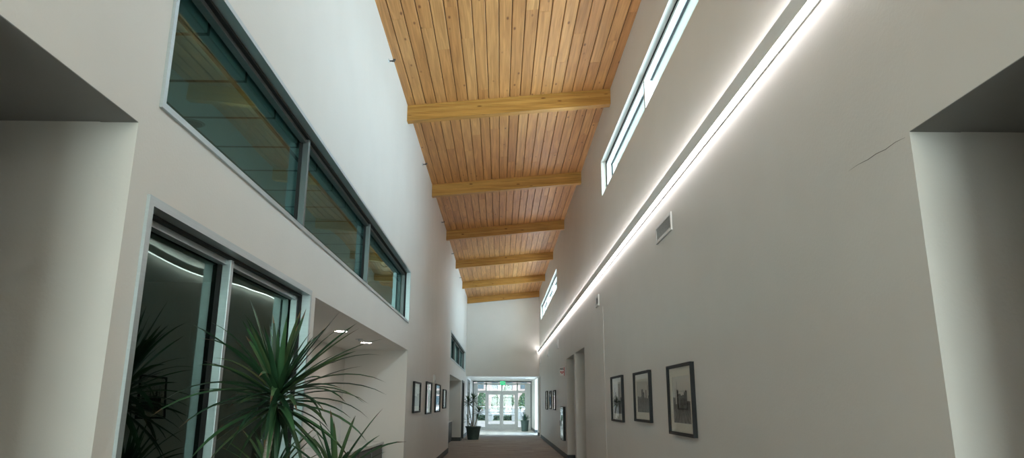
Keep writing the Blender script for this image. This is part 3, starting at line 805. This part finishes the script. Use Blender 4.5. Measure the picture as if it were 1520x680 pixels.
# smaller spiky plant on the right
px, py = 1.42, 41.4
r = empty('spiky_plant', (px, py, 0), 'short spiky plant in a tapered dark green pot, right of the entrance doors', 'potted plant')
pot(r, px, py, .18, .24, .60)
m = MB(); cols = []; R_ = random.Random(5)
for i in range(30):
    az = i*2.4; el = math.radians(R_.uniform(38, 82)); d = (math.cos(az)*math.cos(el), math.sin(az)*math.cos(el), math.sin(el))
    c0 = R_.choice([(.03,.085,.05), (.04,.10,.06), (.03,.08,.10)])
    leaf_strip(m, cols, (px+d[0]*.06, py+d[1]*.06, .54), d, R_.uniform(.34, .54), .06, R_.uniform(.1,.7), R_, c0, [q*1.3 for q in c0], c0, n=6)
o = m.build('foliage', M['leaf'], r, True); set_face_attr(o, 'tint', cols, 'FLOAT_COLOR')

# ------------------------------------------------------------------ outside the entrance
M['paving'] = noisy(mat('pale_concrete', rough=.8), (.135,.118,.112), (.16,.14,.132), .4)
M['road'] = noisy(mat('grey_asphalt', rough=.85), (.085,.09,.092), (.10,.104,.107), .3)  # even grey, shared by the road and the planter blocks
M['lawn'] = noisy(mat('dry_lawn', rough=.9), (.06,.07,.03), (.09,.095,.045), 2)
def bricks():
    m = mat('pink_brick', rough=.85); tc = N(m, 'ShaderNodeTexCoord'); br = N(m, 'ShaderNodeTexBrick'); br.inputs['Scale'].default_value = 1.2
    br.inputs['Color1'].default_value = (.15,.105,.10,1); br.inputs['Color2'].default_value = (.175,.13,.122,1); br.inputs['Mortar'].default_value = (.18,.15,.145,1)
    mp = N(m, 'ShaderNodeMapping'); mp.inputs['Rotation'].default_value = (PI/2, 0, 0)
    LK(m, tc.outputs['Object'], mp.inputs['Vector']); LK(m, mp.outputs['Vector'], br.inputs['Vector'])
    LK(m, br.outputs['Color'], bsdf(m).inputs['Base Color']); return m
M['brick'] = bricks()
M['far_glass'] = mat('far_window_glass', (.035,.05,.06), .7, spec=.1)
M['car_paint'] = mat('white_car_paint', (.32,.33,.35), .2)
M['rail'] = mat('galvanised_rail', (.16,.165,.165), .6)
M['tyre'] = mat('tyre', (.03,.03,.03), .8)
M['bark'] = noisy(mat('tree_bark', rough=.9), (.12,.09,.06), (.2,.15,.1), 10)
tag(structure('ground', MB().box(-60, 60, YS+.1, 66, -.3, -.02), M['paving']))
structure('ground_road', MB().box(-90, 90, 70, 260, -.3, -.04), M['road'])
structure('ground_lawn', MB().box(-60, 60, 66, 70, -.3, -.02), M['lawn'])
def blob_tree(x, y, h, rad, z_low, seed, label, name='street_tree', cat='tree', group='trees across the road', trunk_=True):
    R_ = random.Random(seed)
    r = empty(name, (x, y, 0), label, cat, group)
    if trunk_:
        MB().tube([(x, y, -.05), (x+.05, y, h*.35), (x, y, h*.8)], [.16, .12, .05], 8).build('trunk', M['bark'], r)
    m = MB(); cols = []
    for i in range(1300):
        t = R_.random(); z = z_low+(h-z_low)*t
        rr = rad*(math.sin(PI*min(1, .12+.88*t)**.8)**.7)*R_.uniform(.35, 1)**.5
        a = R_.random()*2*PI
        c = Vector((x+rr*math.cos(a), y+rr*math.sin(a), z)); s_ = rad*R_.uniform(.07, .15)
        u = Vector((R_.uniform(-1,1), R_.uniform(-1,1), R_.uniform(-1,1))).normalized(); v = u.orthogonal().normalized(); w = u.cross(v)
        q = [c+v*s_, c+w*s_*.6, c-v*s_, c-w*s_*.6]
        m.quad(q); k = R_.uniform(.7, 1.5); cols.append((.03*k, .062*k, .028*k, 1))
    o = m.build('crown', M['foliage'], r); set_face_attr(o, 'tint', cols, 'FLOAT_COLOR')
blob_tree(-.75, 132, 3.1, .95, .3, 1, 'smaller round green tree behind the left door, across the road')
blob_tree(1.25, 128, 4.9, 1.3, .4, 2, 'taller green tree behind the right door, across the road')
blob_tree(-3.7, 150, 3.9, 1.35, .4, 3, 'green tree seen through the left sidelight, across the road')
blob_tree(4.9, 150, 3.6, 1.2, .4, 4, 'green tree seen through the right sidelight, across the road')
def hedge(x0, x1, y, h, seed, label):
    R_ = random.Random(seed); r = MB(); cols = []
    for i in range(700):
        c = Vector((R_.uniform(x0, x1), y+R_.uniform(-.4,.4), R_.uniform(0, h))); s_ = R_.uniform(.06,.13)
        u = Vector((R_.uniform(-1,1), R_.uniform(-1,1), R_.uniform(-1,1))).normalized(); v = u.orthogonal().normalized(); w = u.cross(v)
        r.quad([c+v*s_, c+w*s_*.6, c-v*s_, c-w*s_*.6]); k = R_.uniform(.6, 1.3); cols.append((.014*k, .03*k, .018*k, 1))
    o = r.build('low_hedge', M['foliage'], off=((x0+x1)/2, y, 0)); o.location = ((x0+x1)/2, y, 0); set_face_attr(o, 'tint', cols, 'FLOAT_COLOR')
    tag(o, label, 'hedge', 'low hedges on the lawn strip')
hedge(-2.3, -1.1, 68, .42, 1, 'low dark hedge seen through the left sidelight')
hedge(-.55, .1, 68, .40, 2, 'low dark hedge seen through the left door')
hedge(.35, 1.15, 68, .40, 3, 'low dark hedge seen through the right door')
# stone planters either side of the door view
for k, (x, lb) in enumerate(((-.95, 'square grey planter block left of the doors, outside'), (1.3, 'square grey planter block right of the doors, outside'))):
    m = MB().box(x-.25, x+.25, 64.6, 65.1, -.02, .52, .03); m.box(x-.29, x+.29, 64.56, 65.14, .48, .56, .02)
    o = m.build('planter_block', M['road'], off=(x, 64.85, 0)); o.location = (x, 64.85, 0); tag(o, lb, 'planter', 'planter blocks on the forecourt')
# pale railing
r = empty('railing', (0, 90, 0), 'pale metal railing across the road, low behind the hedges', 'railing')
m = MB()
for k in range(41): m.tube([(-8+k*.4, 90, -.05), (-8+k*.4, 90, 1.1)], .03, 6)
m.build('posts', M['rail'], r)
MB().box(-8.1, 8.1, 89.96, 90.04, 1.06, 1.14).build('top_rail', M['rail'], r); MB().box(-8.1, 8.1, 89.97, 90.03, .5, .56).build('mid_rail', M['rail'], r)
# building far behind
r = empty('brick_building', (0, 205, 0), 'long pale pink brick building far across the road', 'building')
MB().box(-30, 30, 205, 215, -.05, 14).build('walls', M['brick'], r)
for i in range(14):
    for z in (1.0, 5.5):
        wn = MB().box(-27+i*4.1, -25.2+i*4.1, 204.9, 205.0, z, z+2.4).build('window', M['far_glass'], r)
MB().box(-30.3, 30.3, 204.6, 215.2, 14, 14.6).build('parapet', M['rail'], r)
# parked car beyond the right sidelight
r = empty('car', (4.6, 105, 0), 'white car parked across the road, seen through the right sidelight', 'car')
m = MB(); m.prism([(3.1,.3),(3.05,.75),(3.6,.9),(4.0,1.4),(5.2,1.42),(5.7,.92),(6.2,.85),(6.25,.35)], 'y', 104.2, 105.9); m.build('body', M['car_paint'], r)
m = MB(); m.prism([(3.75,.93),(4.05,1.34),(5.15,1.36),(5.5,.93)], 'y', 104.17, 105.93); m.build('windows', M['far_glass'], r)
for wx in (3.65, 5.6):
    for wy in (104.15, 105.75):
        MB().lathe([(.32, 0), (.34, .03), (.34, .17), (.32, .2)], 20, (wx, wy, .30), 'y').build('wheel', M['tyre'], r)

# ------------------------------------------------------------------ light
# hazy sky; brightness added right (+X), left and behind the camera as fill
w = bpy.data.worlds.new('sky'); sc.world = w; w.use_nodes = True; nt = w.node_tree
bg = nt.nodes['Background']
tc = nt.nodes.new('ShaderNodeTexCoord'); sep = nt.nodes.new('ShaderNodeSeparateXYZ')
nt.links.new(tc.outputs['Generated'], sep.inputs[0])
def ramp(sock, a, b, lo, hi):
    n = nt.nodes.new('ShaderNodeMapRange'); n.interpolation_type = 'SMOOTHSTEP'
    for k, v in zip(('From Min','From Max','To Min','To Max'), (a, b, lo, hi)): n.inputs[k].default_value = v
    nt.links.new(sock, n.inputs['Value']); return n.outputs['Result']
def addn(a, b):
    n = nt.nodes.new('ShaderNodeMath'); n.operation = 'ADD'; nt.links.new(a, n.inputs[0]); nt.links.new(b, n.inputs[1]); return n.outputs[0]
SKY_EAST, SKY_WEST, SKY_BACK, SKY_BASE = 10.0, 2.0, 7.0, .5
tot = addn(addn(ramp(sep.outputs['X'], .35, .85, SKY_BASE, SKY_EAST), ramp(sep.outputs['X'], -.3, -.85, 0, SKY_WEST)), ramp(sep.outputs['Y'], -.2, -.8, 0, SKY_BACK))
nt.links.new(tot, bg.inputs['Strength'])
cm = nt.nodes.new('ShaderNodeMix'); cm.data_type = 'RGBA'
cm.inputs[6].default_value = (.86,1,.97,1); cm.inputs[7].default_value = (.56,.76,1,1)
nt.links.new(ramp(sep.outputs['X'], .3, .6, 0, 1), cm.inputs[0]); nt.links.new(cm.outputs[2], bg.inputs['Color'])
def portal(name, loc, rot, sx, sy):
    l = bpy.data.lights.new(name, 'AREA'); l.shape = 'RECTANGLE'; l.size = sx; l.size_y = sy; l.cycles.is_portal = True
    o = bpy.data.objects.new(name, l); COL.objects.link(o); o.location = loc; o.rotation_euler = rot
portal('daylight_portal', (XR+.22, 7.84, 5.705), (0, PI/2, 0), .69, 9.77)
portal('daylight_portal', (XR+.22, 28.47, 5.705), (0, PI/2, 0), .69, 9.61)
portal('daylight_portal', (.12, Y0-.16, 3.0), (PI/2, 0, 0), 2.95, 5.8)
portal('daylight_portal', (3.4, 37.9, 1.4), (0, PI/2, 0), 2.7, 2.6)
portal('daylight_portal', (XL-.18, 37.82, 1.36), (0, -PI/2, 0), 2.7, 2.8)
portal('daylight_portal', (.12, YS+.08, 1.4), (-PI/2, 0, 0), 3.5, 2.8)

def room_fill_light(x, y, z, sx, sy, watts):      # added fill without a fitting, brightens a room behind the left glazing
    l = bpy.data.lights.new('office_fill', 'AREA'); l.shape = 'RECTANGLE'; l.size = sx; l.size_y = sy; l.energy = watts; l.color = (.72,1,.95)
    o = bpy.data.objects.new('office_fill', l); COL.objects.link(o); o.location = (x, y, z)
room_fill_light(-4.9, 8, 3.72, 1.2, 8, 50)
room_fill_light(-4.6, 28.5, 3.88, 1.2, 8, 50)
for o in bpy.data.objects:
    if '_base' in o: del o['_base']
sc.view_settings.view_transform = 'Standard'; sc.view_settings.look = 'None'
sc.view_settings.gamma = 1; sc.view_settings.use_curve_mapping = False
sc.view_settings.exposure = 0.8
cy = sc.cycles
cy.max_bounces = 8; cy.diffuse_bounces = 5; cy.glossy_bounces = 4; cy.transparent_max_bounces = 12; cy.transmission_bounces = 4
cy.sample_clamp_indirect = 6; cy.use_denoising = True
